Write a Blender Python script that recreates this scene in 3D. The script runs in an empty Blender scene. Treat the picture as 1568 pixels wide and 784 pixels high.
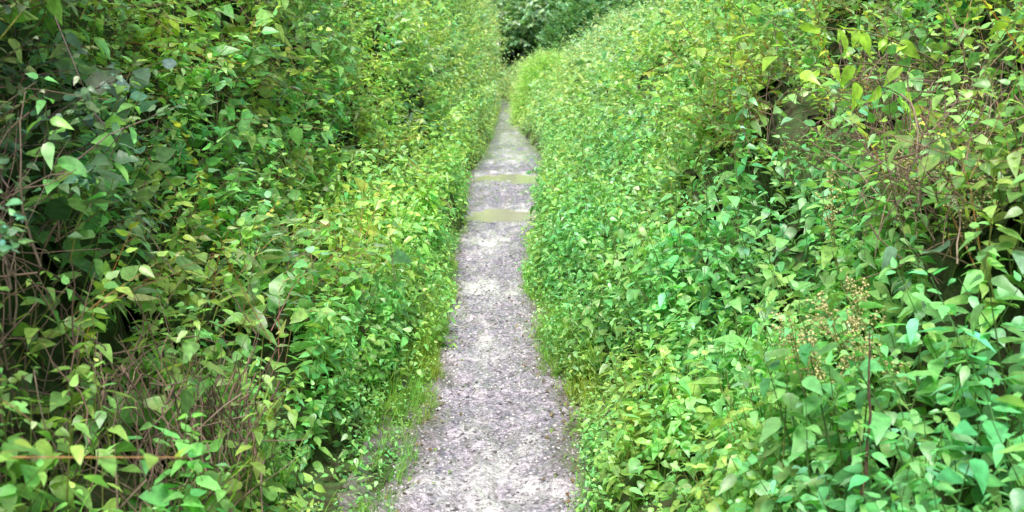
import bpy, math, numpy as np
from mathutils import Vector
rng=np.random.default_rng(7)
sc=bpy.context.scene
sc.view_settings.view_transform='Standard'
try: sc.view_settings.look='None'
except Exception: pass
sc.view_settings.exposure=0

# ---------------------------------------------------------------- noise
def _h(ix,iy,iz,seed):
    n=(ix*73856093)^(iy*19349663)^(iz*83492791)^(seed*2654435761 & 0x7fffffff)
    n=(n^(n>>13))*1274126177 & 0x7fffffff
    n=(n^(n>>16))&0xffff
    return n/65535.0
def vnoise(x,y,z,seed=0):
    x=np.asarray(x,float);y=np.asarray(y,float);z=np.asarray(z,float)
    x,y,z=np.broadcast_arrays(x,y,z)
    fx=np.floor(x);fy=np.floor(y);fz=np.floor(z)
    ix=fx.astype(np.int64)+1000;iy=fy.astype(np.int64)+1000;iz=fz.astype(np.int64)+1000
    u=x-fx;v=y-fy;w=z-fz
    u=u*u*(3-2*u);v=v*v*(3-2*v);w=w*w*(3-2*w)
    r=0
    for a in (0,1):
        for b in (0,1):
            for c in (0,1):
                r=r+_h(ix+a,iy+b,iz+c,seed)*(u if a else 1-u)*(v if b else 1-v)*(w if c else 1-w)
    return r*2-1
def fbm(x,y,z,seed=0,o=3):
    r=0;a=1;f=1
    for i in range(o):
        r=r+a*vnoise(x*f,y*f,z*f,seed+i*17);a*=.5;f*=2.03
    return r/1.6
def nrm(v): return v/np.maximum(np.linalg.norm(v,axis=-1,keepdims=True),1e-9)
def rvec(n): return rng.normal(size=(n,3))

# ---------------------------------------------------------------- mesh accumulation
class Acc:
    def __init__(s): s.v=[];s.f=[];s.c=[];s.n=0
    def add(s,v,f,c):
        s.v.append(v.astype(np.float32));s.f.append((f+s.n).astype(np.int32))
        s.c.append(np.clip(c,0,1).astype(np.float32));s.n+=len(v)
    def obj(s,name,mat,smooth=False,parent=None):
        v=np.concatenate(s.v);f=np.concatenate(s.f);c=np.concatenate(s.c)
        me=bpy.data.meshes.new(name)
        me.vertices.add(len(v));me.vertices.foreach_set('co',v.ravel())
        me.loops.add(len(f)*3);me.loops.foreach_set('vertex_index',f.ravel())
        me.polygons.add(len(f));me.polygons.foreach_set('loop_start',np.arange(len(f),dtype=np.int32)*3)
        me.update(calc_edges=True)
        if smooth: me.polygons.foreach_set('use_smooth',np.ones(len(f),bool))
        ca=me.color_attributes.new('Col','FLOAT_COLOR','POINT')
        ca.data.foreach_set('color',np.concatenate([c,np.ones((len(c),1),np.float32)],1).ravel())
        me.materials.append(mat)
        o=bpy.data.objects.new(name,me);sc.collection.objects.link(o)
        if parent: o.parent=parent
        print(name,len(v),len(f))
        return o

# ---------------------------------------------------------------- materials
def newmat(name):
    m=bpy.data.materials.new(name);m.use_nodes=True
    nt=m.node_tree;nt.nodes.clear()
    return m,nt,nt.nodes,nt.links
def leafmat(name,rough=.42,trans=.35,spec=.5,tt=(1.5,1.5,.5)):
    m,nt,N,L=newmat(name)
    out=N.new('ShaderNodeOutputMaterial')
    at=N.new('ShaderNodeAttribute');at.attribute_name='Col'
    tc=N.new('ShaderNodeTexCoord')
    no=N.new('ShaderNodeTexNoise');no.inputs['Scale'].default_value=45;no.inputs['Detail'].default_value=2
    L.new(tc.outputs['Object'],no.inputs['Vector'])
    mr=N.new('ShaderNodeMapRange');mr.inputs[1].default_value=.3;mr.inputs[2].default_value=.7
    mr.inputs[3].default_value=.75;mr.inputs[4].default_value=1.28
    L.new(no.outputs['Fac'],mr.inputs[0])
    vm=N.new('ShaderNodeVectorMath');vm.operation='SCALE'
    L.new(at.outputs['Color'],vm.inputs[0]);L.new(mr.outputs[0],vm.inputs['Scale'])
    p=N.new('ShaderNodeBsdfPrincipled');p.inputs['Roughness'].default_value=rough
    p.inputs['Specular IOR Level'].default_value=spec
    L.new(vm.outputs[0],p.inputs['Base Color'])
    t=N.new('ShaderNodeBsdfTranslucent')
    v2=N.new('ShaderNodeVectorMath');v2.operation='MULTIPLY';v2.inputs[1].default_value=tt
    L.new(vm.outputs[0],v2.inputs[0]);L.new(v2.outputs[0],t.inputs['Color'])
    mx=N.new('ShaderNodeMixShader');mx.inputs[0].default_value=trans
    L.new(p.outputs[0],mx.inputs[1]);L.new(t.outputs[0],mx.inputs[2])
    L.new(mx.outputs[0],out.inputs['Surface'])
    return m
M_leaf=leafmat('leaf',.38,.44,.9,(1.45,1.4,.8))
M_grass=leafmat('grass_blade',.5,.4,.35)
M_far=leafmat('far_leaf',.6,.35,.3)
def barkmat():
    m,nt,N,L=newmat('bark')
    out=N.new('ShaderNodeOutputMaterial')
    at=N.new('ShaderNodeAttribute');at.attribute_name='Col'
    no=N.new('ShaderNodeTexNoise');no.inputs['Scale'].default_value=60
    tc=N.new('ShaderNodeTexCoord');L.new(tc.outputs['Object'],no.inputs['Vector'])
    mr=N.new('ShaderNodeMapRange');mr.inputs[3].default_value=.5;mr.inputs[4].default_value=1.5
    L.new(no.outputs['Fac'],mr.inputs[0])
    vm=N.new('ShaderNodeVectorMath');vm.operation='SCALE'
    L.new(at.outputs['Color'],vm.inputs[0]);L.new(mr.outputs[0],vm.inputs['Scale'])
    p=N.new('ShaderNodeBsdfPrincipled');p.inputs['Roughness'].default_value=.8
    L.new(vm.outputs[0],p.inputs['Base Color']);L.new(p.outputs[0],out.inputs['Surface'])
    return m
M_bark=barkmat()

# ---------------------------------------------------------------- leaf templates
def leafgeo(L,W,fold,curl,lod):
    if lod==2:
        st=np.array([0,.1,.25,.42,.6,.8,1.]);hw=np.array([0,.36,.5,.47,.36,.18,0])*rng.uniform(.88,1.12,7)
        k=len(st)
        y=np.concatenate([st,st[1:-1],st[1:-1]])*L
        x=np.concatenate([0*st,-hw[1:-1],hw[1:-1]])*W
        z=np.concatenate([0*st,np.abs(hw[1:-1])*fold,np.abs(hw[1:-1])*fold])*W
        z=z+np.concatenate([0*st,rng.normal(size=5)*.035,rng.normal(size=5)*.035])*W
        f=[]
        for b,fl in ((k,0),(k+k-2,1)):
            q=[[0,1,b]]
            for i in range(k-3):
                q+=[[i+1,i+2,b+i+1],[i+1,b+i+1,b+i]]
            q+=[[k-2,k-1,b+k-3]]
            f+=[[a,c,d] if fl else [a,d,c] for a,c,d in q]
        f=np.array(f)
    elif lod==0:
        y=np.array([0,.22,.22,.58,.58,1,.28,.62])*L
        x=np.array([0,-.5,.5,-.38,.38,0,0,0])*W
        z=np.array([0,fold,fold,fold*.8,fold*.8,0,0,0])*W
        f=np.array([[0,6,1],[6,7,3],[6,3,1],[7,5,3],[0,2,6],[6,2,4],[6,4,7],[7,4,5]])
    else:
        y=np.array([0,.38,.38,1])*L;x=np.array([0,-.5,.5,0])*W;z=np.array([0,fold,fold,0])*W
        f=np.array([[0,3,1],[0,2,3]])
    z=z-curl*(y/L)**2*L
    return np.stack([x,y,z],1),f
def frame(d,up):
    d=d/np.linalg.norm(d);x=np.cross(d,up);x/=max(np.linalg.norm(x),1e-6);z=np.cross(x,d)
    return np.stack([x,d,z],1)
def tube(pts,rads,k=4):
    pts=np.asarray(pts,float);n=len(pts)
    t=nrm(np.gradient(pts,axis=0));ref=np.array([.31,.17,.93])
    if abs(t[0]@ref)>.9: ref=np.array([1,.1,0.])
    a=nrm(np.cross(t,ref));b=np.cross(t,a)
    an=np.arange(k)*2*math.pi/k
    v=(pts[:,None]+ (a[:,None]*np.cos(an)[None,:,None]+b[:,None]*np.sin(an)[None,:,None])*np.asarray(rads)[:,None,None]).reshape(-1,3)
    f=[]
    for i in range(n-1):
        for j in range(k):
            p=i*k+j;q=i*k+(j+1)%k
            f+= [[p,q,q+k],[p,q+k,p+k]]
    return v,np.array(f)
class Tmpl:
    def __init__(s): s.v=[];s.f=[];s.c=[];s.n=0
    def add(s,v,f,c):
        s.v.append(v);s.f.append(f+s.n);s.c.append(np.tile(np.asarray(c,float),(len(v),1)));s.n+=len(v)
    def fin(s): s.v=np.concatenate(s.v);s.f=np.concatenate(s.f);s.c=np.concatenate(s.c);return s
def leafcol(b=1.):
    k=b*rng.uniform(.65,1.35);yl=rng.uniform(-.2,.45)
    w=.25 if rng.uniform()<.08 else 0
    return np.array([k*(1+yl+2*w),k*(1+.12*yl+w),k*(1-.3*yl+4*w)])
def t_nettle(lod,h=.5,nodes=7,LL=.092):
    T=Tmpl();a0=rng.uniform(0,6.28)
    bend=rng.normal(size=2)*.07;wr=rng.uniform(.42,.68);LL=LL*rng.uniform(.75,1.15)
    P=lambda u:np.array([bend[0]*u*u,bend[1]*u*u,h*u])
    if lod!=1:
        v,f=tube([P(0),P(.5),P(1)],[.003,.0025,.001],3);T.add(v,f,(1.1,.6,.6))
    for i in range(nodes):
        u=.28+.72*(i/(nodes-1))**.9
        s=(1-.6*((u-.28)/.72)**2)*LL
        for k in (0,1):
            a=a0+i*math.pi/2+k*math.pi+rng.normal()*.3
            el=rng.uniform(-.55,.2)+(.5 if i==nodes-1 else 0)
            d=np.array([math.cos(a)*math.cos(el),math.sin(a)*math.cos(el),math.sin(el)])
            R=frame(d,np.array([0,0,1.])+rng.normal(size=3)*.3)
            v,f=leafgeo(s*rng.uniform(.75,1.2),s*wr*rng.uniform(.85,1.15),rng.uniform(.05,.3),rng.uniform(.05,.5),lod)
            v=v@R.T+P(u)+d*s*.2
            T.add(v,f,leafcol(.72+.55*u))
    return T.fin()
def t_sprig(lod,h=.34,n=12,LL=.06,asp=.58,droop=.5):
    T=Tmpl();c=rng.normal(size=2)*.06;asp=asp*rng.uniform(.85,1.15)
    P=lambda u:np.array([c[0]*u*u,-abs(c[1])*u*u,h*u])
    if lod!=1:
        v,f=tube([P(0),P(.5),P(1)],[.003,.002,.001],3);T.add(v,f,(1.6,.55,1.0))
    for i in range(n):
        u=.15+.85*i/(n-1);s=LL*rng.uniform(.6,1.25)*(1-.3*u)
        sd=1 if i%2 else -1
        d=np.array([sd*rng.uniform(.4,1),-rng.uniform(-.2,1)*droop*1.3,rng.uniform(.2,.9)])
        R=frame(d,np.array([0,1,0.5])+rng.normal(size=3)*.45)
        v,f=leafgeo(s,s*asp*rng.uniform(.85,1.15),rng.uniform(.05,.3),rng.uniform(0,.4),lod)
        v=v@R.T+P(u)+rng.normal(size=3)*.012
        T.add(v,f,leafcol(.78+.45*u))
    return T.fin()
def t_grass(n=9,h=.28,w=.0032,spread=.6):
    T=Tmpl()
    for i in range(n):
        a=rng.uniform(0,6.28);hh=h*rng.uniform(.5,1.2);s=spread*rng.uniform(.2,1.2)
        d=np.array([math.cos(a),math.sin(a),0]);sd=np.array([-d[1],d[0],0])*w
        o=rng.normal(size=3)*.03;o[2]=0
        p=[o+d*s*hh*u*u+np.array([0,0,hh*(u-.35*s*u*u)]) for u in (0,.4,.75,1)]
        v=np.array([p[0]-sd,p[0]+sd,p[1]-sd,p[1]+sd,p[2]-sd*.7,p[2]+sd*.7,p[3]])
        f=np.array([[0,1,3],[0,3,2],[2,3,5],[2,5,4],[4,5,6]])
        T.add(v,f,leafcol(1.))
    return T.fin()
def instance(acc,T,pos,g,scale,col,roll=None,up=False):
    n=len(pos)
    if n==0:return
    g=nrm(g)
    if up: r=np.tile(np.array([0,0,1.]),(n,1))+rvec(n)*.25; x=nrm(np.cross(r,g))
    else: x=nrm(np.cross(g,rvec(n)))
    y=np.cross(g,x)
    M=np.stack([x,y,g],2)*np.asarray(scale)[:,None,None]
    v=np.einsum('nij,vj->nvi',M,T.v)+pos[:,None,:]
    nv=len(T.v)
    f=T.f[None]+(np.arange(n)*nv)[:,None,None]
    c=col[:,None,:]*T.c[None]
    acc.add(v.reshape(-1,3),f.reshape(-1,3),c.reshape(-1,3))

# ---------------------------------------------------------------- the lane: edges & profiles
EY=[-6,2,4,5.5,7.9,10,12.2,16.8,20.7,30,45,60,67,80]
ELx=[-.42,-.42,-.40,-.35,-.36,-.42,-.46,-.50,-.40,-.24,-.18,-.18,-.4,-3.5]
ERx=[.38,.36,.32,.25,.20,.28,.40,.60,.74,.50,.42,.36,.1,-2.6]
def edge(side,y):
    w=.035*vnoise(y*1.3,side*3.,0,5)+.03*vnoise(y*4,side*3.,0,6)
    return np.interp(y,EY,ELx if side<0 else ERx)+w
PL={4:[(0,.02),(0.12,.16),(0.4,.42),(0.75,.82),(1.0,1.35),(1.22,2.0),(1.55,2.7),(2.4,3.2),(4.5,3.4)],
    20:[(0,.02),(.12,.3),(.32,.7),(.5,1.2),(.65,1.8),(.85,2.5),(1.1,3.3),(1.7,4.2),(4,4.6)],
    60:[(0,.02),(.1,.4),(.2,.9),(.28,1.5),(.33,2.3),(.38,3.4),(.5,4.6),(1.0,6),(3.5,6.6)]}
PR={4:[(0,.02),(.12,.22),(.45,.55),(.9,.92),(1.4,1.33),(1.85,1.9),(2.3,2.5),(3.1,3.0),(5.5,3.2)],
    20:[(0,.02),(.15,.4),(.45,.82),(.85,1.25),(1.3,1.75),(1.8,2.3),(2.5,2.9),(3.4,3.2),(6,3.4)],
    60:[(0,.02),(.1,.4),(.3,.8),(.7,1.1),(1.3,1.4),(2,1.7),(3,2.1),(4.5,2.4),(7,2.6)]}
def S0(side,t,y):
    P=PL if side<0 else PR
    A=[np.array(P[k]) for k in (4,20,60)]
    ti=np.arange(9)
    d=[np.interp(t,ti,a[:,0]) for a in A];z=[np.interp(t,ti,a[:,1]) for a in A]
    w1=np.clip((y-4)/16,0,1);w2=np.clip((y-20)/40,0,1)
    dd=d[0]*(1-w1)+d[1]*w1;dd=dd*(1-w2)+d[2]*w2
    zz=z[0]*(1-w1)+z[1]*w1;zz=zz*(1-w2)+z[2]*w2
    return np.stack([edge(side,y)+side*dd,y+0*t,zz],-1)
def S(side,t,y):
    p=S0(side,t,y)
    k=np.clip(t/2.2,0.12,1)
    out=nrm(np.stack([np.full_like(t,-side*.8),0*t-.1,0*t+.6],-1))
    n=.34*fbm(p[...,0]*.7,p[...,1]*.6,p[...,2]*.7,3+side,2)+.33*vnoise(p[...,0]*1.9,p[...,1]*1.6,p[...,2]*1.9,11)
    n=n+.09*vnoise(p[...,0]*5,p[...,1]*5,p[...,2]*5,12)
    return p+out*(n*k)[...,None]
def Sn(side,t,y):
    e=.15
    p=S(side,t,y);a=S(side,t+e,y)-S(side,t-e,y);b=S(side,t,y+e)-S(side,t,y-e)
    n=nrm(np.cross(a,b))
    n=n*np.sign((n[...,0]*(-side)+n[...,2]))[...,None]
    return p,n
def arcl(side,t,y):
    a=S0(side,t+.2,y)-S0(side,t-.2,y);return np.linalg.norm(a,axis=-1)/.4
def samples(side,y0,y1,dens,t0=0.,t1=8.):
    mx=2.3
    n=int(dens*mx*(t1-t0)*(y1-y0))
    t=rng.uniform(t0,t1,n);y=rng.uniform(y0,y1,n)
    k=rng.uniform(0,mx,n)<arcl(side,t,y)
    return t[k],y[k]

def bare(side,p):
    if side<0:
        b=np.exp(-(((p[:,1]-3.0)/.75)**2+((p[:,2]-.55)/.3)**2)*1.0)*.6
        b=b+.5*np.exp(-(((p[:,1]-2.7)/.5)**2+((p[:,2]-1.2)/.5)**2))
        b=b+.4*np.exp(-(((p[:,1]-8.)/1.2)**2+((p[:,2]-1.7)/.5)**2))
    else:
        b=.6*np.exp(-(((p[:,1]-5.)/1.1)**2+((p[:,2]-1.5)/.28)**2))
        b=b+.55*np.exp(-(((p[:,1]-3.6)/.5)**2+((p[:,2]-1.25)/.25)**2))
    return b+.5*np.clip(fbm(p[:,0]*1.4,p[:,1]*1.4,p[:,2]*1.4,40,2)-.05,0,1)*(p[:,2]>.4)

LODS=(0,1,2)
NET=[[t_nettle(l) for _ in range(9)] for l in LODS]
SPR=[[t_sprig(l) for _ in range(7)] for l in LODS]
SPS=[[t_sprig(l,.3,16,.04,.66,.6) for _ in range(5)] for l in LODS]
BIG=[[t_sprig(l,.4,8,.105,.60,.8) for _ in range(5)] for l in LODS]
LONG=[[t_sprig(l,.4,12,.11,.22,.9) for _ in range(5)] for l in LODS]
ARCH=[[t_sprig(l,.75,18,.07,.55,.8) for _ in range(5)] for l in LODS]

C_net=np.array([.235,.535,.190]);C_spr=np.array([.285,.565,.125]);C_dk=np.array([.155,.305,.18])
C_yl=np.array([.45,.68,.10]);C_pale=np.array([.41,.65,.35])
def colvar(base,p,amp=.38):
    n=fbm(p[:,0]*1.1,p[:,1]*.9,p[:,2]*1.1,60,2);m=vnoise(p[:,0]*2.3,p[:,1]*2.3,p[:,2]*2.3,77)
    k=(1+amp*n)*rng.uniform(.72,1.28,len(p))
    h=np.clip((p[:,1]-12)/45,0,.6)[:,None]  # distance haze painted into the leaf colour, paler further off
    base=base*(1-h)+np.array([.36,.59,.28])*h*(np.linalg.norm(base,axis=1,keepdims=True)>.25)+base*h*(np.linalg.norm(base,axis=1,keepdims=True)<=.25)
    c=base*k[:,None]
    c[:,0]*=1+.3*m+rng.normal(size=len(p))*.10
    c[:,2]*=1-.25*m
    return np.clip(c,.005,.72)

zones=[(1.0,5.5,94,1.02,2),(5.5,10.,74,1.10,0),(10.,17,50,1.25,1),(17.,32,28,1.55,1),(32.,78,12,2.2,1)]
for side,nm in ((-1,'hedgerow'),(1,'hedgerow')):
    nett=Acc();hed=Acc()
    for (y0,y1,dn,sc_,lod) in zones:
        t,y=samples(side,y0,y1,dn)
        ex_t,ex_y=samples(side,y0,y1,dn*1.1,0,2.4) if y0<9 else (t[:0],y[:0])
        ed_t,ed_y=samples(side,y0,y1,dn*2,0,.7) if y0<9 else (t[:0],y[:0])
        t=np.concatenate([t,ex_t,ed_t]);y=np.concatenate([y,ex_y,ed_y])
        p,n=Sn(side,t,y)
        keep=rng.uniform(0,1,len(p))>np.clip(bare(side,p),0,.9)
        p=p[keep];n=n[keep];t=t[keep];N_=len(p)
        tn=vnoise(p[:,0]*1.5,p[:,1]*.7,p[:,2]*1.5,33)
        lim=(1.0 if side<0 else 1.15)+.35*tn
        if side<0: lim=lim-.25
        isn=(p[:,2]<lim)|(rng.uniform(0,1,N_)<(.2 if side<0 else .35))
        idx=np.where(isn)[0];tt=rng.integers(0,9,len(idx))
        for k in range(9):
            j=idx[tt==k];m=len(j)
            g=nrm(np.array([0,0,1.])+n[j]*.45+rvec(m)*.22)
            s=sc_*rng.uniform(.5,1.35,m)*(1+.3*vnoise(p[j,0]*1.3,p[j,1]*1.3,p[j,2]*1.3,140))*np.clip(.38+p[j,2]*1.1,.34,1.)
            hh=.5*s
            out=(rng.uniform(0,1,m)<.15)*rng.uniform(.05,.26,m)*np.clip(p[j,2]*1.5,0,1)*sc_
            pos=p[j]-g*(hh*rng.uniform(.60,1.08,m)-out)[:,None]
            base=np.tile(C_net*.85+C_spr*.15,(m,1)) if side>0 else np.tile(C_net*.5+C_spr*.55,(m,1))
            instance(nett,NET[lod][k],pos,g,s,colvar(base,p[j]))
        idx=np.where(~isn)[0]
        sel=vnoise(p[idx,0]*.9,p[idx,1]*.9,p[idx,2]*.9,91)+rng.normal(size=len(idx))*.25
        if side<0: sel=sel-.5*np.clip(1.5-(p[idx,1]-3.8),0,1)*np.clip((p[idx,2]-.9)*2,0,1)
        arch=rng.uniform(0,1,len(idx))<.09
        for kind,lst,mask in ((0,SPR,(sel<.1)&(sel>-.4)&~arch),(1,SPS,(sel<=-.4)&~arch),(2,BIG,(sel>=.1)&(sel<.62)&~arch),(3,LONG,(sel>=.62)&~arch),(4,ARCH,arch)):
            ii=idx[mask];tt=rng.integers(0,len(lst[lod]),len(ii))
            for k in range(len(lst[lod])):
                j=ii[tt==k];m=len(j)
                g=nrm(n[j]*.75+np.array([0,0,.35 if kind<4 else .6])+rvec(m)*.45)
                s=sc_*rng.uniform(.65,1.3,m)*(1 if kind<4 else .85)
                pos=p[j]-g*(.26*s)[:,None]-n[j]*(rng.uniform(-.16,.2,m))[:,None]
                base=np.tile([C_spr,C_spr*.75+C_dk*.3,C_net*.8+C_spr*.25,C_pale*.8,C_spr*.8+C_yl*.2][kind],(m,1))
                yl=np.clip(vnoise(p[j,0]*1.7,p[j,1]*1.3,p[j,2]*1.7,120)-.3,0,1)*1.3
                if side<0: yl=yl*.7*np.clip((p[j,1]-5)/3,0,1)
                base=base*(1-yl[:,None])+C_yl*.8*yl[:,None]
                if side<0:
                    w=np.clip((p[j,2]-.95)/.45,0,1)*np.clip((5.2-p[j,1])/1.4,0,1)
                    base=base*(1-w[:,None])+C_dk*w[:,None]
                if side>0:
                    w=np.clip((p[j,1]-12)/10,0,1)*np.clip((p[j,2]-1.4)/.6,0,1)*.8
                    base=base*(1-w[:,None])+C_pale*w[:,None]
                extra=2 if kind==1 else 1
                for e in range(extra):
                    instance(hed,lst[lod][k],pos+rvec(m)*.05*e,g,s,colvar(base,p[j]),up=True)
    nett.obj('nettle_patch',M_leaf,True);hed.obj('hedgerow',M_leaf,True)

# ---------------------------------------------------------------- twigs & dead stems
tw=Acc()
def twig(acc,p,d,L,r,col,wob=.12,n=6,k=4,grav=0):
    pts=[np.array(p,float)];d=np.array(d,float);d/=np.linalg.norm(d)
    for i in range(n):
        d=d+rng.normal(size=3)*wob+np.array([0,0,-grav]);d/=np.linalg.norm(d)
        pts.append(pts[-1]+d*L/n)
    v,f=tube(pts,np.linspace(r,r*.35,n+1),k)
    acc.add(v,f,np.tile(np.array(col)*rng.uniform(.6,1.4),(len(v),1)))
    return pts
cols=[(.20,.13,.10),(.24,.16,.12),(.15,.095,.08),(.27,.20,.15)]
def scatter_twigs(side,n,y0,y1,t0,t1,vert,Lr,rr=(.0015,.0042),depth=(.0,.2),need=0.):
    t=rng.uniform(t0,t1,n*6);y=rng.uniform(y0,y1,n*6)
    p,nn=Sn(side,t,y)
    b=bare(side,p);o=np.argsort(-(b+rng.uniform(0,.5,len(b)))*(1 if need>0 else 0)-rng.uniform(0,.01,len(b)))[:n]
    for i in o:
        q=p[i]-nn[i]*rng.uniform(*depth)
        d=(np.array([rng.normal()*.25,rng.normal()*.3,1 if rng.uniform()<.8 else -.6])) if rng.uniform()<vert else rng.normal(size=3)+nn[i]*.4
        L=rng.uniform(*Lr)
        q=q-d/np.linalg.norm(d)*L*.4
        if q[2]<.02:q[2]=.02
        twig(tw,q,d,L,rng.uniform(*rr),cols[rng.integers(0,4)],.2)
scatter_twigs(-1,400,2.,4.4,1.6,5,.75,(.2,.5),need=1.,depth=(.02,.24))
scatter_twigs(-1,200,4,12,3,7,.4,(.25,.6),depth=(.05,.25))
scatter_twigs(1,420,3,7.,3,6,.35,(.2,.55),need=1.,depth=(-.03,.15))
scatter_twigs(1,200,3,14,3.5,7,.4,(.25,.6),depth=(.0,.2))
scatter_twigs(-1,150,2,6,3,6,.6,(.25,.6),depth=(.05,.25))
tw.obj('dead_stems',M_bark)
hs=Acc()
for side in (-1,1):
    for y in np.arange(1.5,40,.55):
        yy=y+rng.normal()*.15
        p=S(side,np.array([4.6]),np.array([yy]))[0]
        b=np.array([p[0]+side*.5+rng.normal()*.1,yy,.2])
        pts=twig(hs,b,(rng.normal()*.08+side*.22,rng.normal()*.12,1),max(.8,p[2]-.35),rng.uniform(.012,.022),(.15,.12,.095),.05,8,6)
hs.obj('hedge_branches',M_bark)

# ---------------------------------------------------------------- verge grass
gr=Acc();GT=[t_grass() for _ in range(8)]
for side in (-1,1):
    for (y0,y1,nn,s0) in ((1.5,9,1100,.9),(9,25,600,1.1),(25,70,300,1.4)):
        y=rng.uniform(y0,y1,nn);d=np.abs(rng.normal(size=nn))*.09-.02
        x=edge(side,y)+side*d
        z=np.clip(d*.6,0,.3)
        k=(vnoise(y*.9,side*5.+y*0,0*y,9)>0)|(rng.uniform(0,1,nn)<.3)
        x,y,z=x[k],y[k],z[k]
        tt=rng.integers(0,8,len(x))
        for q in range(8):
            j=tt==q;m=j.sum()
            g=nrm(np.stack([np.full(m,-side*.15),np.zeros(m),np.ones(m)],1)+rvec(m)*.2)
            pos=np.stack([x[j],y[j],z[j]],1)
            instance(gr,GT[q],pos,g,s0*rng.uniform(.15,.4,m),colvar(np.tile([.24,.50,.08],(m,1)),pos))
for side,n_,y0,y1,t0,t1,s_ in ((-1,14,2.,4.0,.8,2.6,.8),(1,130,5,6.8,.1,1.2,.45),(-1,110,4.5,7,.1,1.1,.45)):
    t=rng.uniform(t0,t1,n_);y=rng.uniform(y0,y1,n_);p,n=Sn(side,t,y)
    tt=rng.integers(0,8,n_)
    for q in range(8):
        j=tt==q;m=j.sum()
        g=nrm(n[j]*.5+np.array([0,0,1.])+rvec(m)*.25)
        instance(gr,GT[q],p[j]-g*.08,g,s_*rng.uniform(.7,1.3,m),colvar(np.tile([.24,.50,.08],(m,1)),p[j]))
gr.obj('verge_grass',M_grass)

# ---------------------------------------------------------------- bank, ground, path
def gridmesh(name,V,mat,smooth=True,col=None):
    a,b=V.shape[:2];i=np.arange(a*b).reshape(a,b)
    q=np.stack([i[:-1,:-1],i[1:,:-1],i[1:,1:],i[:-1,1:]],-1).reshape(-1,4)
    f=np.concatenate([q[:,[0,1,2]],q[:,[0,2,3]]])
    A=Acc();c=np.full((a*b,3),.1) if col is None else col.reshape(-1,3)
    A.add(V.reshape(-1,3),f,c);return A.obj(name,mat,smooth)
m,nt,N,L=newmat('bank_shade_earth')
out=N.new('ShaderNodeOutputMaterial');p=N.new('ShaderNodeBsdfPrincipled');p.inputs['Roughness'].default_value=.95
p.inputs['Specular IOR Level'].default_value=.1
tc=N.new('ShaderNodeTexCoord');no=N.new('ShaderNodeTexNoise');no.inputs['Scale'].default_value=14;no.inputs['Detail'].default_value=6
L.new(tc.outputs['Object'],no.inputs['Vector'])
cr=N.new('ShaderNodeValToRGB');cr.color_ramp.elements[0].position=.35;cr.color_ramp.elements[0].color=(.06,.05,.03,1)
cr.color_ramp.elements[1].position=.65;cr.color_ramp.elements[1].color=(.08,.14,.05,1)  # bank soil tones, kept dark to stand for shade between the leaves
L.new(no.outputs['Fac'],cr.inputs[0]);L.new(cr.outputs[0],p.inputs['Base Color'])
bp=N.new('ShaderNodeBump');bp.inputs['Strength'].default_value=.8;bp.inputs['Distance'].default_value=.05
L.new(no.outputs['Fac'],bp.inputs['Height']);L.new(bp.outputs[0],p.inputs['Normal']);L.new(p.outputs[0],out.inputs['Surface'])
M_bank_core=m
for side in (-1,1):
    ys=np.concatenate([np.arange(-6,12,.15),np.arange(12,80,.5)])
    ts=np.linspace(0,8,49)
    T_,Y_=np.meshgrid(ts,ys,indexing='ij')
    P,Nn=Sn(side,T_.ravel(),Y_.ravel())
    P=P-Nn*(.38*np.clip(T_.ravel()/2,.1,1))[:,None]
    P[:,2]=np.maximum(P[:,2],.012)
    P=P.reshape(T_.shape+(3,))
    first=P[:1].copy();first[...,2]=-.03
    last=P[-1:].copy();last[...,0]+=side*1.5;last[...,2]=-.02
    V=np.concatenate([first,P,last],0)
    gridmesh('bank_shade_core',V,M_bank_core)  # bank continued as a dark core inside the hedge, painting deep shade in gaps
m,nt,N,L=newmat('meadow_ground')
out=N.new('ShaderNodeOutputMaterial');p=N.new('ShaderNodeBsdfPrincipled');p.inputs['Roughness'].default_value=.95
tc=N.new('ShaderNodeTexCoord');no=N.new('ShaderNodeTexNoise');no.inputs['Scale'].default_value=.4;no.inputs['Detail'].default_value=8
L.new(tc.outputs['Object'],no.inputs['Vector'])
cr=N.new('ShaderNodeValToRGB');cr.color_ramp.elements[0].position=.3;cr.color_ramp.elements[0].color=(.04,.07,.02,1)
cr.color_ramp.elements[1].position=.7;cr.color_ramp.elements[1].color=(.08,.13,.035,1)
L.new(no.outputs['Fac'],cr.inputs[0]);L.new(cr.outputs[0],p.inputs['Base Color']);L.new(p.outputs[0],out.inputs['Surface'])
gx,gy=np.meshgrid(np.linspace(-600,600,25),np.linspace(-400,800,25),indexing='ij')
gridmesh('ground',np.stack([gx,gy,gx*0-.06],-1),m)

# path
PUD=[(-.03,12.3,.46,.40),(.06,16.8,.66,.60)]
def pudmask(x,y):
    m=0*x
    for (a,b,rx,ry) in PUD:
        r=np.sqrt(((x-a)/rx)**2+((y-b)/ry)**2)+.34*vnoise(x*4,y*3,0*x,71)+.22*vnoise(x*12,y*9,0*x,72)
        m=np.maximum(m,np.clip((1.4-r)/.6,0,1))
    return m*m*(3-2*m)
def pathz(x,y,u):
    z=.030*fbm(x*3,y*2,0*x,21,3)+.030*fbm(x*9,y*6,0*x,22,3)+.022-.016*np.exp(-((u-.5)/.22)**2)
    h=vnoise(x*6,y*3.2,0*x,25);z=z-.024*np.clip(h-.3,0,1)*2
    pm=pudmask(x,y)
    return z*(1-pm)+(-.012+.4*(z-.02))*pm+.03*np.clip(np.abs(u-.5)*2-.8,0,1)
ys=np.concatenate([np.arange(-4,2.5,.06),np.arange(2.5,10,.014),np.arange(10,20,.04),np.arange(20,80,.2)])
us=np.linspace(-.12,1.12,100)
U_,Y_=np.meshgrid(us,ys,indexing='ij')
el=edge(-1,Y_)-.1;er=edge(1,Y_)+.1
X_=el+(er-el)*U_
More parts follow.
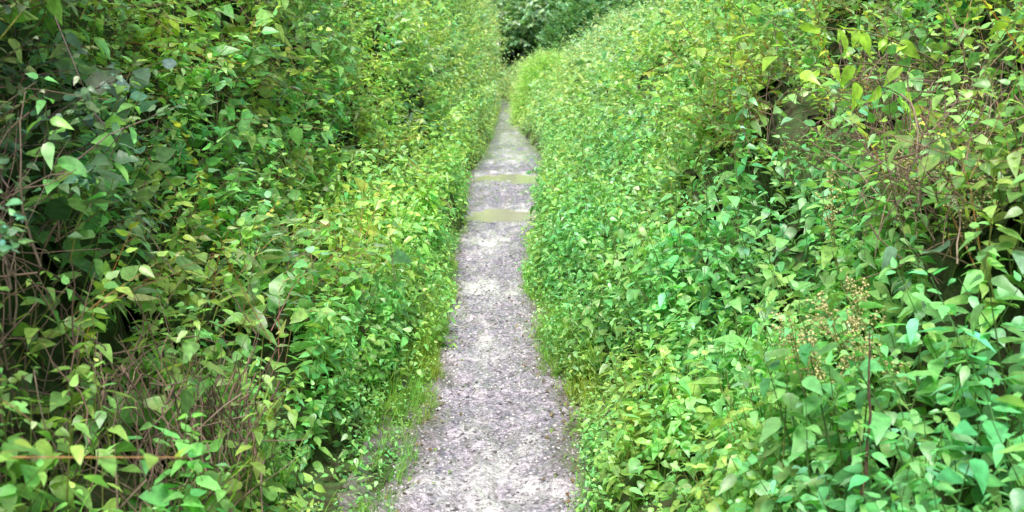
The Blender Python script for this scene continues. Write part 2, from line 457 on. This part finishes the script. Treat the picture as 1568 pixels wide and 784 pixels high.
Z_=pathz(X_,Y_,U_)+.006*vnoise(X_*45,Y_*40,0*X_,23)
# Col.r : trodden centre (1) to muddy leaf-stained margin (0); Col.g : whitish wet sheen painted as pale patches
mg=np.clip((.5-np.abs(U_-.5))/.16-.45+.7*fbm(X_*7,Y_*4,0*X_,55,3),0,1)
painted_sheen=np.zeros_like(X_)
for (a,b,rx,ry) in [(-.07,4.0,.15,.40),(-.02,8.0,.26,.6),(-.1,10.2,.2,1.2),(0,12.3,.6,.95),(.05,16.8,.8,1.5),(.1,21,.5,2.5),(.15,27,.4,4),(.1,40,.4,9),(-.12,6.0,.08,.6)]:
    painted_sheen=np.maximum(painted_sheen,np.exp(-((X_-a)/rx)**2-((Y_-b)/ry)**2))
painted_sheen=np.clip(painted_sheen*1.0+.95*fbm(X_*8,Y_*4.2,0*X_,57,5)-.20,0,1)
m,nt,N,L=newmat('wet_mud')
out=N.new('ShaderNodeOutputMaterial');p=N.new('ShaderNodeBsdfPrincipled')
tc=N.new('ShaderNodeTexCoord')
def noise(scale,det=4,rough=.6,stretch=None):
    n=N.new('ShaderNodeTexNoise');n.inputs['Scale'].default_value=scale;n.inputs['Detail'].default_value=det;n.inputs['Roughness'].default_value=rough
    if stretch:
        mp=N.new('ShaderNodeMapping');mp.inputs['Scale'].default_value=stretch;L.new(tc.outputs['Object'],mp.inputs['Vector']);L.new(mp.outputs[0],n.inputs['Vector'])
    else: L.new(tc.outputs['Object'],n.inputs['Vector'])
    return n
n2=noise(42,6,.8);n4=noise(7,5,.7);n3=noise(1.7,5,.65,(1.6,.8,1))
vo=N.new('ShaderNodeTexVoronoi');vo.inputs['Scale'].default_value=70;L.new(tc.outputs['Object'],vo.inputs['Vector'])
cr=N.new('ShaderNodeValToRGB');e=cr.color_ramp.elements
e[0].position=.38;e[0].color=(.12,.105,.115,1);e[1].position=.64;e[1].color=(.74,.69,.76,1)
x=e.new(.5);x.color=(.35,.315,.375,1)
L.new(n2.outputs['Fac'],cr.inputs[0])
cr2=N.new('ShaderNodeValToRGB');e=cr2.color_ramp.elements
e[0].position=.35;e[0].color=(.72,.70,.75,1);e[1].position=.65;e[1].color=(1.28,1.24,1.24,1)
L.new(n4.outputs['Fac'],cr2.inputs[0])
at=N.new('ShaderNodeAttribute');at.attribute_name='Col'
sp=N.new('ShaderNodeSeparateColor');L.new(at.outputs['Color'],sp.inputs[0])
mu=N.new('ShaderNodeMix');mu.data_type='RGBA';mu.blend_type='MULTIPLY';mu.inputs[0].default_value=1
L.new(cr.outputs[0],mu.inputs[6]);L.new(cr2.outputs[0],mu.inputs[7])
ms=N.new('ShaderNodeMix');ms.data_type='RGBA';ms.inputs[7].default_value=(.86,.84,.83,1)  # near-white for the wet sky glints painted into the mud colour
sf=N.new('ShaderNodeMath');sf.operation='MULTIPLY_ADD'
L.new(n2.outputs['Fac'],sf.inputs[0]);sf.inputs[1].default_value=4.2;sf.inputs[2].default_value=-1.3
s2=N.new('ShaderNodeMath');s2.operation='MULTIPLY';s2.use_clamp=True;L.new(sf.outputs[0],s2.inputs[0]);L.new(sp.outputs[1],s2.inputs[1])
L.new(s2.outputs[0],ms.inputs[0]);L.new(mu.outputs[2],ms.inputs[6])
me_=N.new('ShaderNodeMix');me_.data_type='RGBA';me_.inputs[6].default_value=(.13,.105,.075,1)
mf=N.new('ShaderNodeMath');mf.operation='MULTIPLY_ADD';mf.inputs[1].default_value=.75;mf.inputs[2].default_value=.25
L.new(sp.outputs[0],mf.inputs[0]);L.new(mf.outputs[0],me_.inputs[0]);L.new(ms.outputs[2],me_.inputs[7])
L.new(me_.outputs[2],p.inputs['Base Color'])
mr=N.new('ShaderNodeMapRange');mr.inputs[1].default_value=.42;mr.inputs[2].default_value=.54;mr.inputs[3].default_value=.42;mr.inputs[4].default_value=.12
L.new(n3.outputs['Fac'],mr.inputs[0]);L.new(mr.outputs[0],p.inputs['Roughness'])
p.inputs['Specular IOR Level'].default_value=1.
p.inputs['Coat Weight'].default_value=.6;p.inputs['Coat Roughness'].default_value=.1
ad=N.new('ShaderNodeMath');ad.operation='ADD';L.new(n2.outputs['Fac'],ad.inputs[0]);L.new(vo.outputs['Distance'],ad.inputs[1])
bp=N.new('ShaderNodeBump');bp.inputs['Strength'].default_value=.65;bp.inputs['Distance'].default_value=.010
L.new(ad.outputs[0],bp.inputs['Height']);L.new(bp.outputs[0],p.inputs['Normal']);L.new(p.outputs[0],out.inputs['Surface'])
gridmesh('muddy_path',np.stack([X_,Y_,Z_],-1),m,True,np.stack([mg,painted_sheen,0*mg],-1))
# puddles
m,nt,N,L=newmat('puddle_water')
out=N.new('ShaderNodeOutputMaterial');p=N.new('ShaderNodeBsdfPrincipled')
p.inputs['Base Color'].default_value=(.52,.48,.38,1);p.inputs['Roughness'].default_value=.05
p.inputs['Specular IOR Level'].default_value=.5
no=N.new('ShaderNodeTexNoise');no.inputs['Scale'].default_value=8;tc=N.new('ShaderNodeTexCoord');L.new(tc.outputs['Object'],no.inputs['Vector'])
bp=N.new('ShaderNodeBump');bp.inputs['Strength'].default_value=.25;bp.inputs['Distance'].default_value=.01
L.new(no.outputs['Fac'],bp.inputs['Height']);L.new(bp.outputs[0],p.inputs['Normal']);L.new(p.outputs[0],out.inputs['Surface'])
for (a,b,rx,ry) in PUD:
    an=np.linspace(0,2*math.pi,64,endpoint=False)
    v=np.stack([a+np.cos(an)*rx*1.5,b+np.sin(an)*ry*1.6,0*an],1)
    v=np.concatenate([[[a,b,0]],v]);f=np.array([[0,1+i,1+(i+1)%64] for i in range(64)])
    A=Acc();A.add(v,f,np.full((65,3),.2));A.obj('puddle',m)
# gravel
gv=Acc();T=Tmpl()
ov=np.array([[1,0,0],[-1,0,0],[0,1,0],[0,-1,0],[0,0,.6],[0,0,-.6],[.6,.6,.25],[-.6,.6,.2],[-.6,-.6,.25],[.6,-.6,.2]])
of=np.array([[0,6,4],[6,2,4],[2,7,4],[7,1,4],[1,8,4],[8,3,4],[3,9,4],[9,0,4],[0,5,6],[6,5,2],[2,5,7],[7,5,1],[1,5,8],[8,5,3],[3,5,9],[9,5,0]])
T.add(ov,of,(1,1,1));T.fin()
n_=15000;y=2.5+rng.uniform(0,1,n_)**1.6*16;u=rng.uniform(0,1,n_)
x=(edge(-1,y)-.1)+(edge(1,y)-edge(-1,y)+.2)*u
z=pathz(x,y,u)
k=pudmask(x,y)<.1;x,y,z=x[k],y[k],z[k]
g=nrm(np.array([0,0,1.])+rvec(len(x))*.3)
kk=rng.uniform(.08,.7,len(x))
instance(gv,T,np.stack([x,y,z+.001],1),g,.003+.009*rng.uniform(0,1,len(x))**3,np.stack([kk,kk*.95,kk],1))
gv.obj('gravel',M_bark)
fl=Acc();n_=1100;y=2.5+rng.uniform(0,1,n_)**1.4*12;sd=rng.choice([-1,1],n_);d=np.abs(rng.normal(size=n_))*.08
for i in range(n_):
    x=edge(sd[i],y[i])-sd[i]*(d[i]-.04);u=(x-edge(-1,y[i])+.1)/(edge(1,y[i])-edge(-1,y[i])+.2)
    s=rng.uniform(.012,.035);v,f=leafgeo(s,s*.6,.2,.3,0)
    R=frame(np.append(rng.normal(size=2),rng.normal()*.15),np.array([0,0,1.])+rng.normal(size=3)*.35)
    c=[(.18,.12,.06),(.12,.09,.05),(.16,.26,.06),(.26,.21,.11)][rng.integers(0,4)]
    fl.add(v@R.T+np.array([x,y[i],float(pathz(np.array(x),np.array(y[i]),np.array(u)))+.008]),f,np.tile(c,(len(v),1)))
fl.obj('leaf_litter',M_bark)

# ---------------------------------------------------------------- shrubs at the bend
def bush(name,c,r,n,tmpl,col,sc_,mat=M_leaf):
    A=Acc()
    d=nrm(rvec(n));d[:,2]=np.abs(d[:,2])
    rad=1+.12*fbm(d[:,0]*2,d[:,1]*2,d[:,2]*2,int(c[1]),2)+rng.uniform(-.14,.04,n)
    pos=np.array(c)+d*np.array(r)*rad[:,None]
    tt=rng.integers(0,len(tmpl),n)
    for k in range(len(tmpl)):
        j=tt==k;m=j.sum()
        g=nrm(d[j]+np.array([0,0,.35])+rvec(m)*.3)
        cc=np.tile(col,(m,1))*rng.uniform(.75,1.2,(m,1))
        instance(A,tmpl[k],pos[j]-g*.3*sc_,g,sc_*rng.uniform(.7,1.2,m),cc,up=True)
    return A.obj(name,mat)
bush('willow_shrub',(1.38,34,0),(1.12,1.7,2.25),2600,LONG[1],[.40,.70,.22],.95)
bush('willow_shrub',(4.4,38,.6),(1.8,2.6,3.0),2400,LONG[1],[.36,.60,.34],1.5)

# ---------------------------------------------------------------- trees
FT=[t_sprig(1,1.1,14,.42,.6,.7) for _ in range(6)]
bush('hazel_thicket',(5.4,76,0),(3.0,3,6.2),1500,FT,[.20,.42,.22],.75,M_far)
bush('hazel_thicket',(10.5,79,0),(3.6,3,7.5),1500,FT,[.20,.42,.22],.8,M_far)
bush('hazel_thicket',(-4.6,78,0),(3.4,3,7.5),1500,FT,[.20,.42,.14],.75,M_far)
def tree(x,y,h,cr,zlow,col,n=1500,hole=None,dense=1.):
    E=bpy.data.objects.new('broadleaf_tree',None);sc.collection.objects.link(E)
    E.location=(x,y,0)
    A=Acc();
    tp=[np.array([0,0,-.1])]
    for i in range(7): tp.append(tp[-1]+np.array([rng.normal()*.15,rng.normal()*.15,h*.8/7]))
    v,f=tube(tp,np.linspace(.32,.06,8),8);A.add(v,f,np.tile([.07,.055,.045],(len(v),1)))
    centers=[]
    for i in range(16):
        b=tp[min(7,1+int(i*.4))];a=rng.uniform(0,6.28)
        d=np.array([math.cos(a),math.sin(a),rng.uniform(0,.6)])
        L_=cr*rng.uniform(.55,.95)*(1-.4*i/16)
        pts=twig(A,b,d,L_,.10,(.07,.055,.045),.12,6,5)
        centers.append(pts[-1]);centers.append(pts[3])
    A.obj('trunk_and_limbs',M_bark,True,E)
    centers.append(tp[-1])
    for q in range(60):
        a=rng.uniform(0,6.28);zz=zlow+(h-zlow)*rng.uniform(0,1)**1.5;k=max(.75 if zz<h*.5 else 0,math.sin(math.pi*np.clip((zz-zlow+1)/(h-zlow+1.5),0,1))**.6)
        rr=cr*k*rng.uniform(.5,1);centers.append(np.array([math.cos(a)*rr,math.sin(a)*rr,zz]))
    C=np.array(centers);C=C[C[:,2]>zlow-.3]
    B=Acc();ci=rng.integers(0,len(C),n);d=nrm(rvec(n))
    cs=rng.uniform(.9,1.9,len(C));cb=rng.uniform(.65,1.4,len(C))
    pos=C[ci]+d*(cs[ci]*rng.uniform(.4,1,n)**.5)[:,None]*np.array([1,1,.75])
    if hole is not None:
        w=pos+np.array([x,y,0]);k=~((w[:,0]>hole[0])&(w[:,0]<hole[1])&(w[:,2]<hole[2]));pos=pos[k];d=d[k];ci=ci[k]
    tt=rng.integers(0,6,len(pos))
    for k in range(6):
        j=tt==k;m=j.sum()
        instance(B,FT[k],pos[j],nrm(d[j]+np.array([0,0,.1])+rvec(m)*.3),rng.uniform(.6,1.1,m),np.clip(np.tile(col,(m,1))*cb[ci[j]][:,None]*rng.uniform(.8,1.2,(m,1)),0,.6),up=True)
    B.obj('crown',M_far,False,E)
H=(-.5,1.7,4.0)
tree(-5.0,84,11,4.6,.5,[.18,.42,.15],2600,H)
tree(6.5,84,10,4.8,.8,[.24,.50,.27],2800,H)
tree(1.0,83,8.0,4.2,4.3,[.30,.56,.32],2800,H)
tree(12.5,88,13,5,1.,[.18,.42,.18],2000)
tree(-13,90,15,5,1.,[.12,.30,.10],1400)
tree(-2,101,15,6,.3,[.02,.05,.035],2600)  # near-black crown colour paints the shade of the gap under the trees
tree(4,103,15,6,.3,[.025,.06,.045],2600)  # crown darkened likewise, shade of the gap put into its colour
tree(12,106,16,6,.5,[.08,.20,.09],1800)
tree(-11,106,16,6,.5,[.08,.20,.09],1400)
tree(20,98,16,6,.5,[.12,.28,.12],1500)
tree(-22,98,16,6,.5,[.12,.28,.12],1200)

# ---------------------------------------------------------------- accents
def branchy(name,root,tips,lsz,col,asp=.6,nl=9):
    A=Acc();B=Acc()
    for tp in tips:
        tp=np.array(tp,float);root_=np.array(root,float)+rng.normal(size=3)*.04
        mid=(root_+tp)/2+np.array([0,0,.10])+rng.normal(size=3)*.08;us=np.linspace(0,1,8)[:,None]
        pts=(1-us)**2*root_+2*us*(1-us)*mid+us**2*tp
        v,f=tube(pts,np.linspace(.005,.001,8),5);A.add(v,f,np.tile([.15,.13,.06],(len(v),1)))
        for i in range(nl):
            u=.45+.55*i/(nl-1)+rng.normal()*.02;q=(1-u)**2*root_+2*u*(1-u)*mid+u*u*tp
            d=nrm(tp-root_)*.4+rng.normal(size=3)*.5+np.array([0,0,-.75])
            R=frame(d,np.array([0,-.6,.6])+rng.normal(size=3)*.5)
            s=lsz*rng.uniform(.55,1.2)
            v,f=leafgeo(s,s*asp,.2,.35,2);B.add(v@R.T+q,f,np.tile(np.array(col)*rng.uniform(.75,1.25),(len(v),1)))
    E=bpy.data.objects.new(name,None);sc.collection.objects.link(E)
    A.obj('twigs',M_bark,True,E);B.obj('leaves',M_leaf,True,E)
branchy('overhanging_branch',(1.9,4.6,1.50),[(.97,4.2,1.74),(1.14,4.2,1.60),(1.05,4.3,1.66),(1.22,4.3,1.76)],.10,(.42,.70,.08),.5,7)
branchy('overhanging_branch',(2.2,3.6,1.7),[(1.5,3.4,1.76),(1.66,3.3,1.76)],.08,(.40,.66,.08),.5)
branchy('overhanging_branch',(-2.0,5.0,2.0),[(-1.45,5.2,1.76),(-1.35,5.0,1.80)],.06,(.44,.62,.05))
branchy('burdock_plant',(-1.35,3.0,.5),[(-1.08,2.95,.72),(-1.2,3.0,.75),(-1.0,3.05,.68)],.17,(.26,.56,.18),.7,3)
branchy('burdock_plant',(1.6,3.0,.9),[(1.35,3.0,1.12),(1.2,3.3,1.07)],.12,(.30,.52,.36),.65,3)
def seedhead(base,top):
    A=Acc();base=np.array(base,float);top=np.array(top,float)
    d=nrm(top-base);L_=np.linalg.norm(top-base)
    v,f=tube([base,(base+top)/2+rng.normal(size=3)*.01,top],[.003,.0025,.001],5);A.add(v,f,np.tile([.34,.34,.12],(len(v),1)))
    P_=[]
    for i in range(15):
        u=.45+.55*i/15;q=base+(top-base)*u
        dd=nrm(d*.8+rng.normal(size=3)*.6);l=.11*(1.2-u)+.03
        v,f=tube([q,q+dd*l],[.0014,.0008],3);A.add(v,f,np.tile([.42,.40,.15],(len(v),1)))
        for s in np.linspace(.15,1,12): P_.append(q+dd*l*s+rng.normal(size=3)*.006)
    P_=np.array(P_);kk=rng.uniform(.6,1.3,len(P_))[:,None]
    instance(A,T,P_,nrm(rvec(len(P_))),rng.uniform(.003,.006,len(P_)),np.array([[.62,.56,.26]])*kk)
    A.obj('dock_seed_head',M_bark)
seedhead((1.08,3.2,.58),(.90,3.0,.97));seedhead((1.10,3.2,.6),(1.01,3.07,1.0));seedhead((1.0,3.1,.55),(.84,2.95,.88));seedhead((1.18,3.1,.6),(.95,2.95,.93));seedhead((1.05,3.1,.55),(.80,3.05,.90))
seedhead((1.45,4.1,.95),(1.40,3.8,1.33));seedhead((1.5,3.6,.9),(1.44,3.3,1.28));seedhead((1.3,4.2,.8),(1.2,4.0,1.22))
A=Acc();twig(A,(.86,2.5,.60),(.22,.05,1),.40,.0045,(.12,.055,.045),.12,8,6,.02);A.obj('bramble_stem',M_bark,True)

# ---------------------------------------------------------------- world, sun, camera
w=bpy.data.worlds.new('World');sc.world=w;w.use_nodes=True
nt=w.node_tree;nt.nodes.clear()
o=nt.nodes.new('ShaderNodeOutputWorld');b=nt.nodes.new('ShaderNodeBackground');s=nt.nodes.new('ShaderNodeTexSky')
s.sky_type='NISHITA';s.sun_disc=False;el=math.radians(58);rot=math.radians(190)
s.sun_elevation=el;s.sun_rotation=rot;s.dust_density=4;s.air_density=1.
b.inputs['Strength'].default_value=.15
nt.links.new(s.outputs[0],b.inputs[0]);nt.links.new(b.outputs[0],o.inputs[0])
ld=bpy.data.lights.new('sun','SUN');ld.energy=5.0;ld.angle=math.radians(28);ld.color=(1,.97,.92)
lo=bpy.data.objects.new('sun',ld);sc.collection.objects.link(lo)
dv=Vector((math.sin(rot)*math.cos(el),math.cos(rot)*math.cos(el),math.sin(el)))
lo.rotation_euler=dv.to_track_quat('Z','Y').to_euler();lo.location=(0,0,20)
cd=bpy.data.cameras.new('camera');cd.sensor_width=36;cd.lens=38.6;cd.clip_end=2000;cd.clip_start=.05
cd.dof.use_dof=True;cd.dof.focus_distance=5.4;cd.dof.aperture_fstop=5.0
co=bpy.data.objects.new('camera',cd);sc.collection.objects.link(co)
co.location=(0,0,1.6);co.rotation_euler=(math.radians(90-9.5),0,math.radians(-.48))
sc.camera=co
